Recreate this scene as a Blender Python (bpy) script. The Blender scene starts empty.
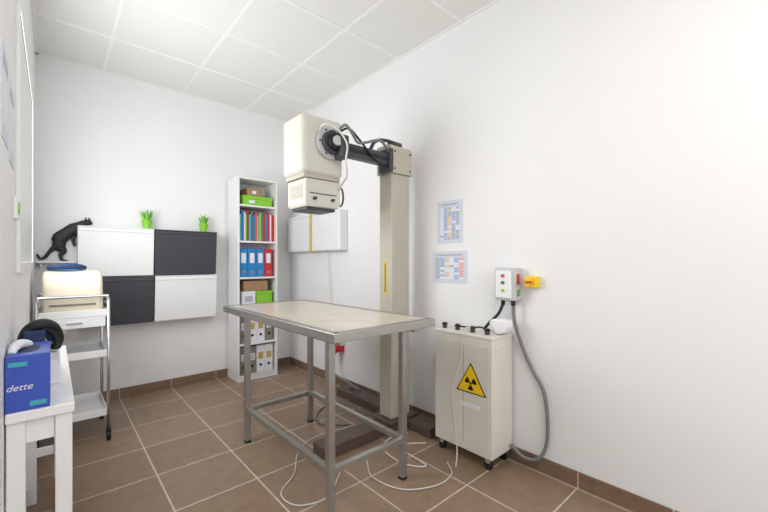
import bpy, bmesh, math, random
from mathutils import Vector, Matrix
random.seed(4)
scene = bpy.context.scene
# ------------------------------------------------------------------ materials
def nm(name):
    m = bpy.data.materials.new(name); m.use_nodes = True
    nt = m.node_tree; b = nt.nodes["Principled BSDF"]
    return m, nt, b
def srgb(c):
    return tuple(((v/255)/12.92 if v/255 <= .04045 else (((v/255)+.055)/1.055)**2.4) for v in c)+(1,)
def mat(name, rgb, rough=.5, metal=0, var=.05, scale=14, bump=0.0, bscale=120, coat=0):
    m, nt, b = nm(name)
    c = srgb(rgb)
    tc = nt.nodes.new("ShaderNodeTexCoord")
    n = nt.nodes.new("ShaderNodeTexNoise"); n.inputs["Scale"].default_value = scale; n.inputs["Detail"].default_value = 3
    nt.links.new(tc.outputs["Object"], n.inputs["Vector"])
    r = nt.nodes.new("ShaderNodeValToRGB")
    r.color_ramp.elements[0].position = .3; r.color_ramp.elements[1].position = .7
    r.color_ramp.elements[0].color = tuple(v*(1-var) for v in c[:3])+(1,)
    r.color_ramp.elements[1].color = tuple(min(1, v*(1+var)) for v in c[:3])+(1,)
    nt.links.new(n.outputs["Fac"], r.inputs["Fac"]); nt.links.new(r.outputs["Color"], b.inputs["Base Color"])
    b.inputs["Roughness"].default_value = rough; b.inputs["Metallic"].default_value = metal
    if coat: b.inputs["Coat Weight"].default_value = coat; b.inputs["Coat Roughness"].default_value = .12
    if bump:
        n2 = nt.nodes.new("ShaderNodeTexNoise"); n2.inputs["Scale"].default_value = bscale
        nt.links.new(tc.outputs["Object"], n2.inputs["Vector"])
        bp = nt.nodes.new("ShaderNodeBump"); bp.inputs["Strength"].default_value = bump; bp.inputs["Distance"].default_value = .003
        nt.links.new(n2.outputs["Fac"], bp.inputs["Height"]); nt.links.new(bp.outputs["Normal"], b.inputs["Normal"])
    return m
def tile_mat(name, c1, c2, grout, size, off, vertical=None, mortar=.004):
    m, nt, b = nm(name)
    tc = nt.nodes.new("ShaderNodeNewGeometry")
    mp = nt.nodes.new("ShaderNodeMapping"); mp.inputs["Location"].default_value = (off[0], off[1], 0)
    if vertical:
        sx = nt.nodes.new("ShaderNodeSeparateXYZ"); cx = nt.nodes.new("ShaderNodeCombineXYZ")
        nt.links.new(tc.outputs["Position"], sx.inputs[0])
        nt.links.new(sx.outputs[vertical], cx.inputs[0]); cx.inputs[1].default_value = size/2
        nt.links.new(cx.outputs[0], mp.inputs["Vector"])
    else:
        nt.links.new(tc.outputs["Position"], mp.inputs["Vector"])
    br = nt.nodes.new("ShaderNodeTexBrick"); br.offset = 0; br.squash = 1
    br.inputs["Scale"].default_value = 1; br.inputs["Brick Width"].default_value = size
    br.inputs["Row Height"].default_value = size; br.inputs["Mortar Size"].default_value = mortar
    br.inputs["Mortar Smooth"].default_value = .2; br.inputs["Bias"].default_value = 0
    br.inputs["Color1"].default_value = srgb(c1); br.inputs["Color2"].default_value = srgb(c2); br.inputs["Mortar"].default_value = srgb(grout)
    nt.links.new(mp.outputs[0], br.inputs["Vector"])
    n = nt.nodes.new("ShaderNodeTexNoise"); n.inputs["Scale"].default_value = 14; n.inputs["Detail"].default_value = 9; n.inputs["Roughness"].default_value = .75
    nt.links.new(tc.outputs["Position"], n.inputs["Vector"])
    rr = nt.nodes.new("ShaderNodeValToRGB"); rr.color_ramp.elements[0].position = .3; rr.color_ramp.elements[1].position = .72
    rr.color_ramp.elements[0].color = (.68, .68, .68, 1); rr.color_ramp.elements[1].color = (1.0, 1.0, 1.0, 1)
    nt.links.new(n.outputs["Fac"], rr.inputs["Fac"])
    mx = nt.nodes.new("ShaderNodeMix"); mx.data_type = 'RGBA'; mx.blend_type = 'MULTIPLY'; mx.inputs["Factor"].default_value = 1
    nt.links.new(br.outputs["Color"], mx.inputs["A"]); nt.links.new(rr.outputs["Color"], mx.inputs["B"])
    nt.links.new(mx.outputs["Result"], b.inputs["Base Color"])
    b.inputs["Roughness"].default_value = .34
    bp = nt.nodes.new("ShaderNodeBump"); bp.inputs["Strength"].default_value = .4; bp.inputs["Distance"].default_value = .002; bp.invert = True
    nt.links.new(br.outputs["Fac"], bp.inputs["Height"]); nt.links.new(bp.outputs["Normal"], b.inputs["Normal"])
    return m
def emis(name, rgb, s):
    m, nt, b = nm(name); b.inputs["Base Color"].default_value = srgb(rgb)
    b.inputs["Emission Color"].default_value = srgb(rgb); b.inputs["Emission Strength"].default_value = s
    return m

WALL = mat("wall_paint", (240, 240, 241), .55, var=.01, scale=2, bump=.12, bscale=180)
CEILM = mat("ceiling_tile", (240, 240, 236), .85, var=.012, scale=60, bump=.3, bscale=250)
TBAR = mat("ceiling_grid", (250, 250, 248), .5, var=.01)
FLOOR = tile_mat("floor_tiles", (162, 136, 113), (151, 126, 105), (216, 207, 196), .40, (-.43, -3.16), mortar=.0045)
BB_X = tile_mat("skirting_tiles_x", (142, 116, 96), (135, 110, 91), (205, 190, 175), .40, (-.43, 0), "X")
BB_Y = tile_mat("skirting_tiles_y", (142, 116, 96), (135, 110, 91), (205, 190, 175), .40, (-3.16, 0), "Y")
WHITE = mat("white_laminate", (240, 240, 240), .4, var=.01)
WPLAST = mat("white_plastic", (240, 241, 242), .35, var=.015)
DARKP = mat("anthracite_plastic", (60, 62, 70), .5, var=.1, scale=40)
BEIGE = mat("machine_beige", (212, 209, 199), .42, var=.02, scale=6)
BEIGE2 = mat("column_beige", (190, 185, 170), .45, var=.02, scale=6)
CREAM = mat("cream_plastic", (228, 218, 196), .45, var=.02)
CAB = mat("cabinet_cream", (223, 220, 209), .42, var=.015, scale=5)
DGREY = mat("dark_metal", (72, 72, 78), .45, .3, var=.1)
BLACK = mat("black_rubber", (24, 24, 28), .5, var=.1)
BASE = mat("base_brown_steel", (98, 82, 76), .5, .1, var=.08)
STEEL = mat("brushed_steel", (180, 178, 174), .33, .85, var=.05, scale=30)
CHROME = mat("chrome", (205, 207, 210), .2, .9, var=.03)
TOPM = mat("table_top_beige", (208, 199, 180), .3, var=.10, scale=7, coat=.5)
YEL = mat("sign_yellow", (248, 208, 25), .45, var=.02)
RED = mat("red_plastic", (205, 45, 47), .4, var=.04)
GREEN = mat("green_plastic", (135, 205, 50), .4, var=.05)
LEAF = mat("leaf_green", (95, 170, 60), .5, var=.2, scale=40)
BLUE = mat("blue_binder", (40, 130, 195), .45, var=.04)
BOXBLUE = mat("glove_box_blue", (58, 86, 186), .4, var=.06, scale=20)
NAVY = mat("navy_fabric", (40, 55, 95), .7, var=.15, scale=60)
CARD = mat("cardboard", (168, 134, 98), .8, var=.06)
PAPER = mat("paper_white", (234, 236, 242), .7, var=.01)
CHARTP = mat("chart_paper", (214, 220, 233), .7, var=.01)
INKB = mat("ink_blue", (165, 186, 226), .7, var=.08)
INKO = mat("ink_pink", (232, 176, 170), .7, var=.08)
INKG = mat("ink_grey", (184, 187, 198), .7, var=.05)
INKP = mat("ink_peach", (238, 206, 170), .7, var=.05)
GREY = mat("grey_board", (132, 128, 122), .7, var=.06)
LGREY = mat("light_grey_plastic", (198, 200, 202), .4, var=.02)
FROST = mat("viewer_acrylic", (236, 239, 240), .3, var=.015)
OCHRE = mat("ochre_strap", (212, 188, 105), .6, var=.08)
CABLEW = mat("cable_white", (216, 212, 204), .5, var=.02)
CABLEG = mat("cable_grey", (125, 125, 127), .5, var=.04)
PINK = mat("folder_pink", (220, 90, 120), .6); TEAL = mat("folder_teal", (70, 170, 190), .6)
WOODB = mat("wood_block", (170, 120, 70), .6, var=.12)

# ------------------------------------------------------------------ mesh builder
class MB:
    def __init__(s, name): s.name = name; s.bm = bmesh.new(); s.mats = []
    def _mi(s, m):
        if m not in s.mats: s.mats.append(m)
        return s.mats.index(m)
    def _merge(s, b2, m, smooth=False):
        i = s._mi(m)
        for f in b2.faces: f.material_index = i; f.smooth = smooth if not f.tag else False
        me = bpy.data.meshes.new("tmp"); b2.to_mesh(me); b2.free(); s.bm.from_mesh(me); bpy.data.meshes.remove(me)
    def box(s, x0, x1, y0, y1, z0, z1, m, bev=.003, seg=2, rot=None, taper=None):
        b = bmesh.new(); bmesh.ops.create_cube(b, size=1)
        c = Vector(((x0+x1)/2, (y0+y1)/2, (z0+z1)/2)); d = (x1-x0, y1-y0, z1-z0)
        for v in b.verts:
            k = (1, 1)
            if taper and v.co.z < 0: k = taper
            v.co = Vector((v.co.x*d[0]*k[0], v.co.y*d[1]*k[1], v.co.z*d[2]))
        if bev: bmesh.ops.bevel(b, geom=list(b.edges), offset=min(bev, min(d)*.45), segments=seg, profile=.5, affect='EDGES')
        if rot: bmesh.ops.transform(b, matrix=rot.to_4x4(), verts=b.verts)
        bmesh.ops.translate(b, vec=c, verts=b.verts)
        s._merge(b, m)
    def prism(s, pts, ax, a0, a1, m, bev=0):
        b = bmesh.new()
        def mk(p, a):
            if ax == 'x': return (a, p[0], p[1])
            if ax == 'y': return (p[0], a, p[1])
            return (p[0], p[1], a)
        v0 = [b.verts.new(mk(p, a0)) for p in pts]; v1 = [b.verts.new(mk(p, a1)) for p in pts]
        b.faces.new(v0); b.faces.new(v1[::-1]); n = len(pts)
        for i in range(n): b.faces.new((v0[i], v1[i], v1[(i+1) % n], v0[(i+1) % n]))
        bmesh.ops.recalc_face_normals(b, faces=b.faces)
        if bev: bmesh.ops.bevel(b, geom=list(b.edges), offset=bev, segments=3, profile=.5, affect='EDGES')
        s._merge(b, m)
    def cyl(s, p0, p1, r, m, r1=None, n=24):
        p0, p1 = Vector(p0), Vector(p1); d = p1-p0
        b = bmesh.new(); bmesh.ops.create_cone(b, cap_ends=True, cap_tris=False, segments=n, radius1=r, radius2=r if r1 is None else r1, depth=d.length)
        for f in b.faces: f.tag = len(f.verts) > 4
        q = Vector((0, 0, 1)).rotation_difference(d.normalized()).to_matrix().to_4x4()
        bmesh.ops.transform(b, matrix=Matrix.Translation((p0+p1)/2) @ q, verts=b.verts)
        s._merge(b, m, True)
    def ell(s, c, r, m, rot=None):
        b = bmesh.new(); bmesh.ops.create_uvsphere(b, u_segments=24, v_segments=14, radius=1)
        M = Matrix.Translation(c) @ (rot.to_4x4() if rot else Matrix.Identity(4)) @ Matrix.Diagonal((*r, 1))
        bmesh.ops.transform(b, matrix=M, verts=b.verts); s._merge(b, m, True)
    def lathe(s, c, prof, m, n=28):
        b = bmesh.new(); rings = []
        for r, z in prof:
            rings.append([b.verts.new((c[0]+r*math.cos(t*2*math.pi/n), c[1]+r*math.sin(t*2*math.pi/n), c[2]+z)) for t in range(n)])
        for a, bb in zip(rings, rings[1:]):
            for i in range(n): b.faces.new((a[i], a[(i+1) % n], bb[(i+1) % n], bb[i]))
        b.faces.new(rings[0][::-1]); b.faces.new(rings[-1])
        bmesh.ops.recalc_face_normals(b, faces=b.faces); s._merge(b, m, True)
    def tube(s, pts, r, m, n=10, sub=8, smooth=True, flat=None):
        P = [Vector(p) for p in pts]; R = r if isinstance(r, (list, tuple)) else [r]*len(P)
        out = []; rad = []
        if smooth and len(P) > 2:
            Q = [P[0]*2-P[1]]+P+[P[-1]*2-P[-2]]
            for i in range(1, len(Q)-2):
                for k in range(sub):
                    t = k/sub; a, b_, c, d = Q[i-1], Q[i], Q[i+1], Q[i+2]
                    out.append(.5*((2*b_)+(c-a)*t+(2*a-5*b_+4*c-d)*t*t+(3*b_-a-3*c+d)*t**3)); rad.append(R[i-1]*(1-t)+R[i]*t)
            out.append(P[-1]); rad.append(R[-1])
        else: out = P; rad = list(R)
        b = bmesh.new(); rings = []; up = None
        for i, p in enumerate(out):
            t = (out[min(i+1, len(out)-1)]-out[max(i-1, 0)]).normalized()
            if up is None: up = t.orthogonal().normalized()
            up = (up-t*up.dot(t)).normalized(); w = t.cross(up)
            ring = []
            for k in range(n):
                o = (up*math.cos(2*math.pi*k/n)+w*math.sin(2*math.pi*k/n))*rad[i]
                if flat: o.y *= flat
                ring.append(b.verts.new(p+o))
            rings.append(ring)
        for a, c in zip(rings, rings[1:]):
            for k in range(n): b.faces.new((a[k], a[(k+1) % n], c[(k+1) % n], c[k]))
        b.faces.new(rings[0][::-1]); b.faces.new(rings[-1])
        bmesh.ops.recalc_face_normals(b, faces=b.faces); s._merge(b, m, True)
    def finish(s, rotz=0, origin=None):
        me = bpy.data.meshes.new(s.name)
        xs = [v.co for v in s.bm.verts]
        lo = Vector([min(v[i] for v in xs) for i in range(3)]); hi = Vector([max(v[i] for v in xs) for i in range(3)])
        o = Vector(origin) if origin else Vector(((lo.x+hi.x)/2, (lo.y+hi.y)/2, lo.z))
        bmesh.ops.translate(s.bm, vec=-o, verts=s.bm.verts)
        s.bm.to_mesh(me); s.bm.free()
        for m in s.mats: me.materials.append(m)
        ob = bpy.data.objects.new(s.name, me); scene.collection.objects.link(ob); ob.location = o; ob.rotation_euler[2] = rotz
        return ob

XL, XR, YB, YF, H = -.103, 2.056, 3.93, -1.6, 2.80
XW = XR-.0015
# ------------------------------------------------------------------ room shell
def simple(name, *a, m, bev=0):
    o = MB(name); o.box(*a, m, bev=bev); return o.finish()
simple("floor", XL-.12, XR+.12, YF-.12, YB+.12, -.1, 0, m=FLOOR)
simple("ceiling", XL-.12, XR+.12, YF-.12, YB+.12, H, H+.1, m=CEILM)
simple("wall_back", XL-.12, XR+.12, YB, YB+.12, 0, H, m=WALL)
simple("wall_right", XR, XR+.12, YF, YB, 0, H, m=WALL)
simple("wall_left", XL-.12, XL, YF, YB, 0, H, m=WALL)
simple("wall_front", XL-.12, XR+.12, YF-.12, YF, 0, H, m=WALL)
simple("baseboard_back", XL, XR, YB-.01, YB, 0, .08, m=BB_X, bev=.002)
simple("baseboard_right", XR-.01, XR, YF, YB-.01, 0, .08, m=BB_Y, bev=.002)
simple("baseboard_left", XL, XL+.01, YF, YB-.01, 0, .08, m=BB_Y, bev=.002)
g = MB("trim_ceiling_grid")
for x in (.32, .92, 1.52): g.box(x-.010, x+.010, YF, YB, H-.004, H, TBAR, bev=0)
for y in (3.3, 2.7, 2.1, 1.5, .9, .3, -.3, -.9, -1.5): g.box(XL, XR, y-.010, y+.010, H-.0045, H, TBAR, bev=0)
g.box(XL, XR, YB-.02, YB, H-.006, H, TBAR, bev=0); g.box(XR-.02, XR, YF, YB, H-.006, H, TBAR, bev=0); g.box(XL, XL+.02, YF, YB, H-.006, H, TBAR, bev=0)
g.finish()

# ------------------------------------------------------------------ steel examination table
t = MB("examination_table")
X0, X1, Y0, Y1, ZT = .885, 1.54, 1.30, 2.67, .875
t.box(X0, X1, Y0, Y0+.02, ZT-.042, ZT, STEEL, .003); t.box(X0, X1, Y1-.02, Y1, ZT-.042, ZT, STEEL, .003)
t.box(X0, X0+.02, Y0+.02, Y1-.02, ZT-.042, ZT, STEEL, .003); t.box(X1-.02, X1, Y0+.02, Y1-.02, ZT-.042, ZT, STEEL, .003)
t.box(X0+.02, X1-.02, Y0+.02, Y1-.02, ZT-.030, ZT-.002, TOPM, .001)
for a in (X0+.02, X1-.035): t.box(a, a+.015, Y0+.02, Y1-.02, ZT-.001, ZT+.001, STEEL, 0)
for a in (Y0+.02, Y1-.035): t.box(X0+.02, X1-.02, a, a+.015, ZT-.001, ZT+.001, STEEL, 0)
lx, ly = (.95, 1.42), (1.43, 2.40); r = .0175
for x in lx:
    for y in ly:
        t.box(x-r, x+r, y-r, y+r, .012, ZT-.03, STEEL, .003)
        t.box(x-r-.001, x+r+.001, y-r-.001, y+r+.001, 0, .014, BLACK, .002)
for y in ly:
    t.box(lx[0]+r, lx[1]-r, y-.014, y+.014, .20, .23, STEEL, .003); t.box(lx[0]+r, lx[1]-r, y-.014, y+.014, ZT-.065, ZT-.03, STEEL, .003)
for x in lx:
    t.box(x-.014, x+.014, ly[0]+r, ly[1]-r, .20, .23, STEEL, .003); t.box(x-.014, x+.014, ly[0]-.1, ly[1]+.22, ZT-.065, ZT-.03, STEEL, .003)
t.finish()

# ------------------------------------------------------------------ x-ray machine
x = MB("x_ray_machine")
x.box(1.20, 2.02, 1.86, 2.00, 0, .07, BASE, .006); x.box(1.87, 2.02, 1.62, 2.72, 0, .068, BASE, .006)
x.box(1.70, 1.98, 1.83, 2.04, .07, .085, BASE, .004)
x.cyl((1.27, 1.93, .07), (1.27, 1.93, .08), .02, DGREY); x.cyl((1.95, 2.6, .068), (1.95, 2.6, .078), .02, DGREY)
x.box(1.75, 1.93, 1.87, 2.00, .085, 1.80, BEIGE2, .008, 3)
x.box(1.765, 1.77, 1.8665, 1.8705, .1, 1.78, LGREY, 0); x.box(1.91, 1.915, 1.8665, 1.8705, .1, 1.78, LGREY, 0)
x.box(1.7475, 1.7505, 1.915, 1.955, .95, 1.19, OCHRE, 0)
x.box(1.7470, 1.7477, 1.93, 1.94, .97, 1.17, DGREY, 0)
x.prism([(1.855, 1.80), (2.015, 1.80), (2.015, 2.0), (1.88, 2.0), (1.855, 1.97)], 'x', 1.738, 1.942, BEIGE2, .006)
for z in (1.83, 1.95):
    for xx in (1.765, 1.915): x.cyl((xx, 1.857, z), (xx, 1.851, z), .007, DGREY, n=12)
x.box(1.80, 1.88, 1.90, 1.97, 2.0, 2.03, DGREY, .006); x.cyl((1.79, 1.935, 2.025), (1.89, 1.935, 2.025), .025, DGREY)
x.box(1.705, 1.742, 1.84, 1.96, 1.80, 1.96, DGREY, .008)
x.box(1.33, 1.72, 1.862, 1.932, 1.845, 1.925, DGREY, .008)
x.box(1.36, 1.70, 1.858, 1.864, 1.872, 1.898, BLACK, .001)
for i in range(12): x.box(1.38+i*.027, 1.392+i*.027, 1.88, 1.915, 1.923, 1.932, BLACK, .001)
x.box(1.31, 1.37, 1.845, 1.935, 1.82, 1.965, DGREY, .012, 3)
x.cyl((1.29, 1.925, 1.92), (1.29, 1.962, 1.92), .098, LGREY, n=40)
x.cyl((1.29, 1.895, 1.92), (1.29, 1.93, 1.92), .072, DGREY, n=36)
x.cyl((1.29, 1.87, 1.92), (1.29, 1.9, 1.92), .05, BLACK, n=32)
x.cyl((1.29, 1.855, 1.92), (1.29, 1.875, 1.92), .03, LGREY, n=24)
for k in range(6):
    a = k*math.pi/3; x.cyl((1.29+.084*math.cos(a), 1.918, 1.92+.084*math.sin(a)), (1.29+.084*math.cos(a), 1.928, 1.92+.084*math.sin(a)), .006, DGREY, n=10)
x.box(1.10, 1.405, 1.955, 2.215, 1.715, 2.085, BEIGE, .036, 6)
x.box(1.12, 1.385, 1.97, 2.20, 1.695, 1.72, BEIGE2, .004)
x.prism([(1.13, 1.54), (1.14, 1.52), (1.37, 1.52), (1.385, 1.55), (1.385, 1.69), (1.13, 1.69)], 'y', 1.965, 2.19, BEIGE, .006)
x.box(1.15, 1.36, 1.99, 2.17, 1.502, 1.522, DGREY, .003)
x.box(1.128, 1.132, 2.0, 2.16, 1.575, 1.66, BEIGE2, .001)
x.box(1.16, 1.35, 1.9605, 1.966, 1.60, 1.605, DGREY, 0)
for xx in (1.19, 1.32): x.cyl((xx, 1.966, 1.57), (xx, 1.945, 1.57), .010, DGREY, n=18)
x.tube([(1.385, 2.02, 1.66), (1.41, 1.99, 1.66), (1.41, 1.97, 1.60), (1.41, 1.99, 1.55), (1.385, 2.02, 1.55)], .006, DGREY)
x.tube([(1.29, 1.87, 1.97), (1.30, 1.80, 2.0), (1.35, 1.80, 1.97), (1.42, 1.83, 1.93), (1.5, 1.85, 1.95), (1.62, 1.85, 1.99), (1.70, 1.86, 1.95), (1.745, 1.85, 1.88)], .009, CABLEG)
x.tube([(1.22, 1.955, 1.97), (1.20, 1.88, 2.0), (1.26, 1.83, 1.98), (1.33, 1.82, 1.90), (1.33, 1.83, 1.80), (1.36, 1.86, 1.72), (1.37, 1.92, 1.68), (1.36, 1.97, 1.63)], .006, CABLEW)
x.tube([(1.35, 1.955, 2.0), (1.40, 1.90, 2.03), (1.46, 1.87, 1.97), (1.52, 1.85, 1.90), (1.6, 1.85, 1.85), (1.70, 1.86, 1.83)], .007, BLACK)
x.tube([(1.60, 1.93, 1.93), (1.64, 1.93, 2.0), (1.70, 1.93, 2.03), (1.78, 1.93, 2.04)], .012, DGREY)
x.finish()

# ------------------------------------------------------------------ bookshelf
b = MB("bookshelf")
SX0, SX1, SY0, SY1, SH = 1.34, 1.75, 3.62, 3.91, 2.02
b.box(SX0, SX0+.016, SY0, SY1, 0, SH, WHITE, .001); b.box(SX1-.016, SX1, SY0, SY1, 0, SH, WHITE, .001)
b.box(SX0+.016, SX1-.016, SY1-.008, SY1, .06, SH, WHITE, 0); b.box(SX0+.016, SX1-.016, SY0, SY1, SH-.018, SH, WHITE, .001)
b.box(SX0+.016, SX1-.016, SY0+.01, SY0+.024, 0, .06, WHITE, .001)
levels = [.06, .37, .70, 1.03, 1.39, 1.75]
for z in levels: b.box(SX0+.016, SX1-.016, SY0+.004, SY1-.008, z-.018, z, WHITE, .001)
b.finish()
ix0, ix1 = SX0+.018, SX1-.018
def item(name, *a, m, bev=.003): o = MB(name); o.box(*a, m, bev=bev); return o
o = item("cardboard_box", ix0+.09, ix0+.23, 3.66, 3.88, 1.846, 1.925, m=CARD); o.box(ix0+.14, ix0+.18, 3.6595, 3.66, 1.87, 1.90, PAPER, 0); o.finish()
o = MB("storage_box")
o.box(ix0+.04, ix0+.345, 3.65, 3.88, 1.751, 1.82, GREEN, .003); o.box(ix0+.035, ix0+.35, 3.645, 3.885, 1.815, 1.845, GREEN, .003)
o.box(ix0+.1, ix0+.16, 3.6435, 3.646, 1.77, 1.80, PAPER, 0); o.finish()
o = MB("document_folders"); xx = ix0+.004; cols = [PAPER, TEAL, BLUE, PAPER, GREEN, RED, TEAL, GREY, BLUE, PINK, PAPER, GREEN, TEAL, RED, BLUE, RED, RED, PAPER, RED]
i = 0
while xx < ix1-.02:
    w = random.uniform(.010, .024); h = random.uniform(.26, .315); o.box(xx, xx+w, 3.65+random.uniform(0, .02), 3.88, 1.391, 1.39+h, cols[i % len(cols)], .001); xx += w+.0008; i += 1
o.finish()
xx = ix0+.005
for c in (BLUE, BLUE, BLUE, RED):
    o = MB("ring_binder"); w = .082
    o.box(xx, xx+w, 3.645, 3.89, 1.031, 1.315, c, .004); o.box(xx+.018, xx+w-.018, 3.6435, 3.646, 1.17, 1.27, PAPER, 0)
    o.cyl((xx+w/2, 3.6475, 1.075), (xx+w/2, 3.643, 1.075), .013, CHROME, n=18); o.cyl((xx+w/2, 3.6432, 1.075), (xx+w/2, 3.642, 1.075), .008, BLACK, n=14)
    o.finish(); xx += w+.004
o = item("cardboard_box", ix0+.05, ix0+.30, 3.655, 3.88, .886, .99, m=CARD); o.box(ix0+.15, ix0+.17, 3.6545, 3.88, .99, .9905, OCHRE, 0); o.finish()
o = MB("storage_box"); o.box(ix0+.03, ix0+.17, 3.65, 3.88, .701, .885, PAPER, .003); o.box(ix0+.06, ix0+.14, 3.649, 3.651, .78, .84, INKG, 0); o.finish()
o = MB("storage_box"); o.box(ix0+.18, ix0+.345, 3.65, 3.88, .701, .86, GREEN, .003); o.box(ix0+.175, ix0+.35, 3.645, 3.885, .855, .884, GREEN, .003); o.finish()
for z0, hh, pat in ((.371, .26, (GREY, PAPER, PAPER, GREY)), (.061, .27, (GREY, GREY, PAPER, PAPER))):
    o = MB("magazine_files"); xx = ix0+.01
    for c in pat:
        o.box(xx, xx+.084, 3.655, 3.885, z0, z0+hh, c, .002)
        o.cyl((xx+.042, 3.656, z0+.07), (xx+.042, 3.6535, z0+.07), .014, BLACK, n=16)
        o.box(xx+.015, xx+.069, 3.6535, 3.6555, z0+.13, z0+.2, OCHRE if c is PAPER else PAPER, 0)
        for k in range(4): o.box(xx+.02, xx+.064, 3.6525, 3.654, z0+.14+k*.014, z0+.145+k*.014, GREY, 0)
        xx += .087
    o.finish()

# ------------------------------------------------------------------ wall mounted flip cabinets
def flip(x0, z0, m):
    o = MB("wall_storage_cabinet")
    hh = .398; w = .517; y1 = YB
    o.prism([(y1-.145, z0), (y1, z0), (y1, z0+hh), (y1-.18, z0+hh)], 'x', x0, x0+w, m, .005)
    o.box(x0+.004, x0+w-.004, y1-.184, y1-.176, z0+hh-.03, z0+hh-.004, m, .002)
    o.box(x0, x0+w, y1-.185, y1, z0+hh, z0+hh+.008, m, .002)
    o.finish()
flip(.145, 1.062, WPLAST); flip(.67, 1.062, DARKP); flip(.145, .652, DARKP); flip(.67, .652, WPLAST)
ZC = 1.062+.398+.008
def plant(px, kind):
    o = MB("potted_succulent"); c = (px, 3.845, ZC)
    o.lathe(c, [(.028, 0), (.036, .06), (.040, .075), (.040, .082), (.034, .082), (.032, .07)], GREEN)
    for k in range(16):
        a = k*2.4; l = random.uniform(.07, .115); s_ = random.uniform(.1, .5)
        p0 = Vector((c[0]+.012*math.cos(a), c[1]+.012*math.sin(a), c[2]+.07)); d = Vector((math.cos(a)*s_, math.sin(a)*s_, 1)).normalized()
        o.tube([p0, p0+d*l*.5, p0+d*l+Vector((math.cos(a), math.sin(a), 0))*.008], [.008, .008, .0015], LEAF if k % 3 else GREEN, n=8)
    o.finish()
plant(.62, 0); plant(1.09, 1)
o = MB("wall_shelf"); o.box(XL, .138, 3.83, YB, 1.172, 1.187, WHITE, .002); o.box(XL+.03, XL+.04, 3.86, YB, 1.14, 1.172, WHITE, .001); o.finish()
def cp(u, v, y=3.90): return (-.086+(u-38)*.0061, y, 1.18+(262-v)*.00805)
o = MB("black_cat_figurine"); F = .35
o.tube([cp(55, 243), cp(59, 238.5), cp(66, 233), cp(73, 228.5), cp(80, 224.5)], [.034, .050, .043, .046, .030], BLACK, n=18, flat=F)
o.tube([cp(75, 227.5), cp(82, 223), cp(87, 221.5)], [.040, .026, .020], BLACK, n=14, flat=F)
o.ell(cp(87.5, 221.5), (.026, .012, .023), BLACK); o.tube([cp(88, 221.5), cp(92, 222.7)], [.017, .009], BLACK, smooth=False, flat=F)
o.tube([cp(85.5, 220), cp(84.6, 216.2)], [.011, .001], BLACK, smooth=False, flat=F); o.tube([cp(88.5, 219.8), cp(88.6, 216)], [.011, .001], BLACK, smooth=False, flat=F)
o.tube([cp(74, 229), cp(73.5, 233), cp(72, 239), cp(73.5, 246)], [.032, .020, .013, .010], BLACK, flat=F)
o.tube([cp(78, 226), cp(83.5, 225.8), cp(87, 226.2)], [.028, .015, .011], BLACK, flat=F)
o.ell(cp(58, 244), (.042, .015, .050), BLACK)
o.tube([cp(58, 247), cp(62, 251), cp(59.5, 255.5), cp(61, 260.3)], [.036, .024, .014, .011], BLACK, flat=F); o.ell(cp(63, 260.2), (.022, .006, .006), BLACK)
o.tube([cp(55, 246), cp(49, 252), cp(44.5, 257.5), cp(40, 258.5), cp(37, 254.5)], [.020, .013, .011, .010, .006], BLACK, flat=.6)
o.finish()

# ------------------------------------------------------------------ trolley
o = MB("utility_trolley"); TX0, TX1, TY0, TY1 = -.075, .275, 3.05, 3.50
for xx in (TX0, TX1):
    for yy in (TY0, TY1): 
        o.cyl((xx, yy, .075), (xx, yy, .93), .0095, CHROME, n=16)
        o.cyl((xx, yy, .05), (xx, yy, .085), .013, BLACK, n=14); o.cyl((xx-.011, yy, .028), (xx+.011, yy, .028), .028, BLACK, n=20)
        o.box(xx-.015, xx+.015, yy-.012, yy+.012, .045, .06, DGREY, .002)
for yy in (TY0, TY1):
    o.tube([(TX0, yy, .93), (TX0+.008, yy, .95), (TX0+.03, yy, .958), (TX1-.03, yy, .958), (TX1-.008, yy, .95), (TX1, yy, .93)], .0095, CHROME)
for xx in (TX0, TX1): o.cyl((xx, TY0, .90), (xx, TY1, .90), .006, CHROME, n=12)
for z in (.18, .57, .84):
    o.box(TX0+.01, TX1-.01, TY0+.005, TY1-.005, z-.012, z, WPLAST, .002)
    for yy in (TY0+.002, TY1-.008): o.box(TX0+.008, TX1-.008, yy, yy+.006, z-.016, z+.03, WPLAST, .002)
    for xx in (TX0+.006, TX1-.012): o.box(xx, xx+.006, TY0+.006, TY1-.006, z-.016, z+.03, WPLAST, .002)
o.box(TX0+.015, TX1-.015, TY0+.004, TY1-.02, .755, .826, WPLAST, .004); o.box(.06, .14, TY0-.004, TY0+.006, .785, .797, CHROME, .003)
o.finish()
o = MB("label_printer")
o.prism([(3.085, .8415), (3.44, .8415), (3.44, 1.08), (3.40, 1.10), (3.20, 1.125), (3.13, 1.105), (3.095, 1.03), (3.085, .95)], 'x', -.05, .25, CREAM, .024)
o.box(-.02, .21, 3.078, 3.09, .90, .912, GREY, .002); o.box(-.045, .245, 3.0835, 3.092, .962, .965, GREY, 0)
o.finish()
o = MB("protective_goggles")
o.tube([(-.02, 3.20, 1.142), (.01, 3.17, 1.148), (.07, 3.165, 1.152), (.13, 3.18, 1.148), (.16, 3.22, 1.142)], [.014, .018, .02, .018, .014], NAVY)
o.tube([(-.02, 3.20, 1.142), (-.02, 3.27, 1.135), (.03, 3.33, 1.127), (.11, 3.33, 1.127), (.16, 3.28, 1.135), (.16, 3.22, 1.142)], .010, BLUE)
o.ell((.07, 3.19, 1.152), (.055, .022, .018), BLACK); o.finish()

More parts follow.
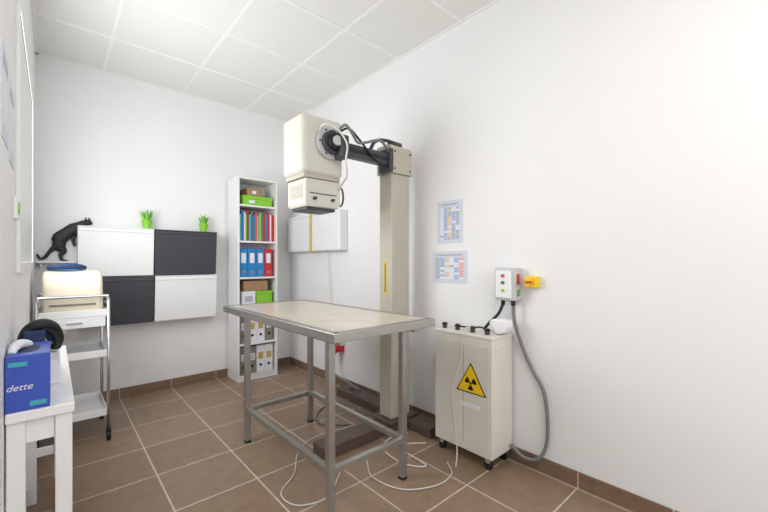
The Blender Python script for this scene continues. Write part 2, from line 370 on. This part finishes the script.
# ------------------------------------------------------------------ narrow white side table at left
o = MB("side_table"); A0, A1, B0, B1, ZS = XL+.002, .05, 1.48, 2.52, .75
o.box(A0, A1, B0, B1, ZS-.03, ZS, WHITE, .004)
for y in (B0+.01, B1-.05):
    for xx in (A0+.002, A1-.045): o.box(xx, xx+.04, y, y+.04, 0, ZS-.03, WHITE, .003)
o.box(A1-.03, A1-.012, B0+.05, B1-.05, ZS-.10, ZS-.03, WHITE, .002); o.box(A0+.042, A1-.045, B0+.02, B0+.04, ZS-.10, ZS-.03, WHITE, .002)
o.box(A1-.03, A1-.012, B0+.05, B1-.05, .22, .26, WHITE, .002)
o.box(A0+.042, A1-.045, B0+.02, B0+.04, .22, .26, WHITE, .002); o.box(A0+.042, A1-.045, B1-.04, B1-.02, .22, .26, WHITE, .002)
o.finish()
o = MB("glove_box")
GT = .912
o.box(-.1015, -.006, 1.484, 1.70, .7505, GT, BOXBLUE, .003)
o.box(-.095, -.055, 1.4825, 1.4845, .88, .893, TEAL, 0); o.box(-.05, -.014, 1.4825, 1.4845, .762, .776, TEAL, 0)
o.ell((-.055, 1.59, GT), (.026, .07, .003), NAVY)
o.tube([(-.09, 1.52, GT), (-.085, 1.54, GT+.014), (-.075, 1.58, GT+.018), (-.06, 1.62, GT+.010), (-.055, 1.66, GT)], [.008, .012, .014, .012, .008], PAPER)
gb = o.finish()
tc = bpy.data.curves.new("box_lettering", 'FONT'); tc.body = "dette"; tc.size = .026; tc.shear = .3; tc.extrude = .0005; tc.materials.append(PAPER)
to = bpy.data.objects.new("box_lettering", tc); scene.collection.objects.link(to); to.parent = gb
to.location = (-.046, -.1085, .062); to.rotation_euler = (math.radians(90), 0, 0)
o = MB("paper_towel_box"); o.box(-.098, .02, 1.74, 2.02, .7505, .835, PAPER, .004); o.ell((-.04, 1.89, .835), (.03, .08, .003), GREY); o.finish()
o = MB("head_magnifier")
o.tube([(-.082, 1.775, .852), (-.080, 1.77, .90), (-.062, 1.765, .945), (-.030, 1.765, .962), (.000, 1.79, .945), (.016, 1.84, .90), (.010, 1.88, .858)], [.014, .015, .018, .020, .018, .016, .014], BLACK, n=14)
o.tube([(-.078, 1.80, .852), (-.072, 1.82, .90), (-.050, 1.83, .93), (-.02, 1.84, .93), (.0, 1.86, .89)], .015, NAVY, n=12)
o.tube([(-.075, 1.80, .856), (-.06, 1.90, .853), (-.02, 1.95, .853), (.012, 1.90, .856)], .014, BLACK, n=12)
o.box(-.075, -.02, 1.735, 1.765, .90, .945, NAVY, .008, 3)
o.tube([(.012, 1.86, .895), (.03, 1.95, .90), (.036, 2.02, .88), (.02, 2.06, .855)], .005, LGREY); o.finish()
o = MB("wooden_block"); o.box(.0, .035, 2.2, 2.3, 0, .16, WOODB, .004); o.box(-.002, .037, 2.198, 2.302, .16, .175, WOODB, .003); o.finish()
for y0, y1, z0, z1 in ((1.42, 1.60, 1.52, 1.78), (1.64, 1.82, 1.50, 1.76)):
    o = MB("wall_notice"); o.box(XL, XL+.002, y0, y1, z0, z1, CHARTP, 0)
    o.box(XL+.002, XL+.0026, y0+.02, y1-.02, z1-.05, z1-.03, INKG, 0)
    o.box(XL+.002, XL+.0026, y0+.03, y1-.03, z0+.04, z1-.07, PAPER, 0)
    o.finish()
o = MB("wall_switch"); o.box(XL, XL+.012, 1.80, 1.88, 1.33, 1.41, WPLAST, .003); o.box(XL+.01, XL+.016, 1.825, 1.855, 1.35, 1.39, GREEN, .002); o.finish()

# ------------------------------------------------------------------ x-ray film viewer on right wall
o = MB("xray_film_viewer"); V0, V1, Z0, Z1 = 2.80, 3.80, 1.29, 1.67
o.box(1.965, XW, V0, V1, Z0, Z1, WPLAST, .006)
for a, c in ((V0+.03, 3.285), (3.315, V1-.03)): o.box(1.960, 1.967, a, c, Z0+.03, Z1-.025, FROST, .002)
o.box(1.957, 1.965, V0+.01, V1-.01, Z1-.022, Z1-.010, WHITE, .002); o.box(1.957, 1.965, V0+.01, V1-.01, Z0+.010, Z0+.022, WHITE, .002)
o.box(1.951, 1.958, 3.28, 3.32, Z0-.02, Z1+.002, OCHRE, .001); o.finish()
o = MB("power_cable"); o.tube([(2.03, 3.1, Z0-.001), (2.03, 3.08, 1.1), (2.035, 3.05, .8), (2.030, 3.03, .435)], .004, CABLEW); o.finish()
def poster(y0, y1, z0, z1, cols, n, pat):
    o = MB("wall_chart"); o.box(XR-.003, XR, y0, y1, z0, z1, CHARTP, 0); fx = XR-.0036
    w = (y1-y0-.05)/cols
    for c in range(cols):
        mm = pat[c % len(pat)]
        for k in range(n):
            hh = (z1-z0-.07)/n; q = random.random()
            o.box(fx, XR-.003, y0+.025+c*w+.003, y0+.025+(c+1)*w-.003, z0+.025+k*hh+.0015, z0+.025+(k+1)*hh-.0015, mm if q < .75 else (PAPER if q < .9 else INKG), 0)
    o.box(fx, XR-.003, y0+.04, y1-.04, z1-.032, z1-.020, INKG, 0); o.finish()
poster(1.495, 1.715, 1.31, 1.607, 5, 14, (INKG, INKB, INKP, INKB, PAPER)); poster(1.46, 1.757, 1.035, 1.255, 6, 9, (INKO, INKB, PAPER, INKP, INKB, INKG))

# ------------------------------------------------------------------ generator cabinet
o = MB("xray_generator_cabinet"); G0, G1, K0, K1, GH = 1.815, 2.035, 1.125, 1.535, .76
o.box(G0, G1, K0, K1, .07, GH-.02, CAB, .006); o.box(G0-.004, G1+.002, K0-.004, K1+.004, GH-.022, GH, CAB, .006)
o.box(G0-.002, G0+.002, K0+.02, K1-.02, .12, GH-.06, CAB, .001)
o.box(G0-.0025, G0+.001, K0+.19, K0+.193, .12, GH-.06, GREY, 0)
o.box(G0+.03, G1-.03, K0-.0015, K0+.002, .64, .70, CAB, .001)
for xx in (G0+.03, G1-.03):
    for yy in (K0+.04, K1-.04):
        o.cyl((xx-.01, yy, .025), (xx+.01, yy, .025), .025, BLACK, n=20); o.box(xx-.014, xx+.014, yy-.014, yy+.014, .04, .072, CHROME, .002)
for k, yy in enumerate((1.19, 1.29, 1.40, 1.50)):
    o.cyl((1.87, yy, GH), (1.87, yy, GH+.022), .014, DGREY, n=18); o.ell((1.87, yy, GH+.026), (.019, .019, .011), BLACK)
o.tube([(1.87, 1.19, GH+.025), (1.88, 1.24, GH+.035), (1.9, 1.32, GH+.02), (1.93, 1.45, GH+.012), (2.0, 1.5, GH+.01)], .005, BLACK)
cy, cz, sx = 1.262, .475, G0-.0045
def tri(s, a, b_, m): o.prism([(cy-s, cz-s*.58), (cy+s, cz-s*.58), (cy, cz+s*1.15)], 'x', a, b_, m)
tri(.103, sx, G0-.002, BLACK); tri(.092, sx-.001, sx, YEL)
for k in range(3):
    a0 = math.radians(90+120*k-30+180); pts = []
    for j in range(9): a = a0+math.radians(60*j/8); pts.append((cy+.040*math.cos(a), cz-.002+.040*math.sin(a)))
    for j in range(8, -1, -1): a = a0+math.radians(60*j/8); pts.append((cy+.012*math.cos(a), cz-.002+.012*math.sin(a)))
    o.prism(pts, 'x', sx-.002, sx-.001, BLACK)
o.cyl((sx-.001, cy, cz-.002), (sx-.002, cy, cz-.002), .008, BLACK, n=16)
o.box(sx, G0-.002, 1.20, 1.33, .33, .352, PAPER, 0)
o.tube([(1.87, 1.29, GH+.02), (1.82, 1.30, GH+.03), (1.803, 1.31, .72), (1.803, 1.33, .6), (1.803, 1.39, .4), (1.803, 1.37, .22), (1.785, 1.34, .06), (1.72, 1.30, .006)], .0035, CABLEW)
o.finish()
o = MB("wall_control_box")
o.box(1.965, XW, 1.075, 1.20, .955, 1.145, LGREY, .006); o.box(1.955, 1.968, 1.09, 1.19, .97, 1.13, WPLAST, .004)
for z, m in ((1.10, RED), (1.06, DGREY), (1.015, GREEN)): o.cyl((1.955, 1.14, z), (1.947, 1.14, z), .009, m, n=18)
o.box(1.995, 2.025, 1.0725, 1.076, 1.05, 1.11, RED, .001); o.box(1.995, 2.025, 1.0725, 1.076, .98, 1.02, LEAF, .001)
for yy in (1.10, 1.165): o.cyl((2.0, yy, .955), (2.0, yy, .925), .012, BLACK, n=16)
o.tube([(2.0, 1.165, .93), (1.99, 1.19, .87), (1.97, 1.24, .81), (1.95, 1.26, .775)], .009, BLACK)
o.tube([(2.0, 1.10, .93), (2.005, 1.09, .82), (2.035, 1.05, .66), (2.04, 1.0, .56), (2.04, .94, .46), (2.035, .915, .32), (2.035, .92, .17), (2.02, .96, .08), (2.01, 1.04, .06), (2.0, 1.115, .11)], .010, CABLEG)
o.finish()
o = MB("emergency_switch"); o.box(2.005, XW, .965, 1.035, 1.035, 1.098, YEL, .005); o.cyl((2.005, 1.0, 1.067), (1.993, 1.0, 1.067), .022, YEL, n=24); o.box(1.978, 1.995, .982, 1.018, 1.061, 1.073, RED, .003); o.finish()
o = MB("plastic_funnel")
o.prism([(1.135, .765), (1.10, .775), (1.085, .81), (1.09, .845), (1.13, .855), (1.19, .845), (1.20, .82), (1.17, .79), (1.165, .765)], 'x', 1.90, 1.975, WPLAST, .010); o.finish()
o = MB("industrial_socket")
o.box(2.0, XW, 2.85, 2.94, .33, .44, RED, .006); o.cyl((2.01, 2.895, .38), (1.95, 2.895, .34), .036, RED, n=24); o.cyl((1.955, 2.895, .344), (1.90, 2.895, .30), .028, PAPER, n=20)
o.tube([(1.90, 2.895, .30), (1.87, 2.88, .25), (1.88, 2.8, .18), (1.94, 2.65, .12), (1.96, 2.5, .08)], .010, CABLEG); o.finish()
o = MB("wall_socket"); o.box(XR-.012, XR, 2.99, 3.07, .35, .43, WPLAST, .003); o.cyl((XR-.011, 3.03, .39), (XR-.0135, 3.03, .39), .02, LGREY, n=20); o.finish()
o = MB("floor_cable")
o.tube([(1.72, 1.36, .006), (1.64, 1.27, .006), (1.50, 1.26, .006), (1.34, 1.36, .006), (1.30, 1.55, .006), (1.38, 1.70, .006), (1.30, 1.77, .006), (1.15, 1.66, .006), (1.03, 1.56, .006), (.88, 1.60, .006), (.86, 1.74, .006), (1.0, 1.86, .006), (1.12, 2.04, .006), (1.3, 2.15, .006), (1.6, 2.12, .006)], .0034, CABLEW)
o.finish()
o = MB("floor_cable")
o.tube([(1.80, 1.60, .007), (1.68, 1.68, .007), (1.62, 1.60, .007), (1.60, 1.42, .007), (1.52, 1.52, .007), (1.54, 1.72, .007), (1.66, 1.80, .007), (1.82, 1.78, .007)], .0042, CABLEW); o.finish()
o = MB("floor_cable")
o.tube([(1.6, 2.15, .008), (1.45, 2.3, .008), (1.55, 2.5, .008), (1.75, 2.55, .008), (1.82, 2.4, .008), (1.78, 2.2, .008)], .007, CABLEG); o.finish()

# ------------------------------------------------------------------ lights
def area(name, loc, rot, sx, sy, e, col):
    l = bpy.data.lights.new(name, 'AREA'); l.shape = 'RECTANGLE'; l.size = sx; l.size_y = sy; l.energy = e; l.color = col
    lo = bpy.data.objects.new(name, l); scene.collection.objects.link(lo); lo.location = loc; lo.rotation_euler = rot; return lo
def fill_panel(x0, x1, y0, y1, p):  # added glowing panel plus area lamp, out of view, to brighten the room
    o = MB("added_ceiling_panel"); o.box(x0, x1, y0, y1, H-.02, H-.006, emis("fill_panel_glow", (255, 252, 246), 3), .002); o.finish()
    area("added_fill_top", ((x0+x1)/2, (y0+y1)/2, H-.03), (0, 0, 0), x1-x0, y1-y0, p, (1, .99, .97))
fill_panel(.33, .91, -.29, .29, 8); fill_panel(.33, .91, -1.49, -.91, 7)
WY0, WY1, WZ0, WZ1 = 1.98, 3.12, 1.18, 2.15
o = MB("added_window_1")  # made-up window, added as a surround for the left fill light
o.box(XL, XL+.006, WY0, WY1, WZ0, WZ1, FROST, 0)
for a, c, d, e in ((WY0-.04, WY0, WZ0-.04, WZ1+.04), (WY1, WY1+.04, WZ0-.04, WZ1+.04), (WY0, WY1, WZ0-.04, WZ0), (WY0, WY1, WZ1, WZ1+.04)):
    o.box(XL, XL+.012, a, c, d, e, WHITE, .002)
o.finish()
area("added_fill_left", (XL+.010, (WY0+WY1)/2, (WZ0+WZ1)/2), (math.radians(90), 0, math.radians(-90)), WY1-WY0, WZ1-WZ0, 26, (.98, .99, 1))  # added main light on the left wall, evens out the back of the room
area("added_fill_rear", (1.0, YF+.03, 1.5), (math.radians(90), 0, 0), 1.7, 2.2, 17, (.98, .99, 1))  # added fill light before the closed rear wall, no doorway behind it
w = bpy.data.worlds.new("world"); scene.world = w; w.use_nodes = True; w.node_tree.nodes["Background"].inputs[0].default_value = (.9, .95, 1, 1); w.node_tree.nodes["Background"].inputs[1].default_value = .6

# ------------------------------------------------------------------ camera
cam = bpy.data.cameras.new("camera"); co = bpy.data.objects.new("camera", cam); scene.collection.objects.link(co)
co.location = (0, 0, 1.18); co.rotation_euler = (math.radians(90), 0, math.radians(-41.9))
cam.sensor_width = 36; cam.lens = 369/768*36; cam.shift_y = 6/768; cam.clip_start = .01
scene.camera = co
scene.view_settings.view_transform = 'Standard'
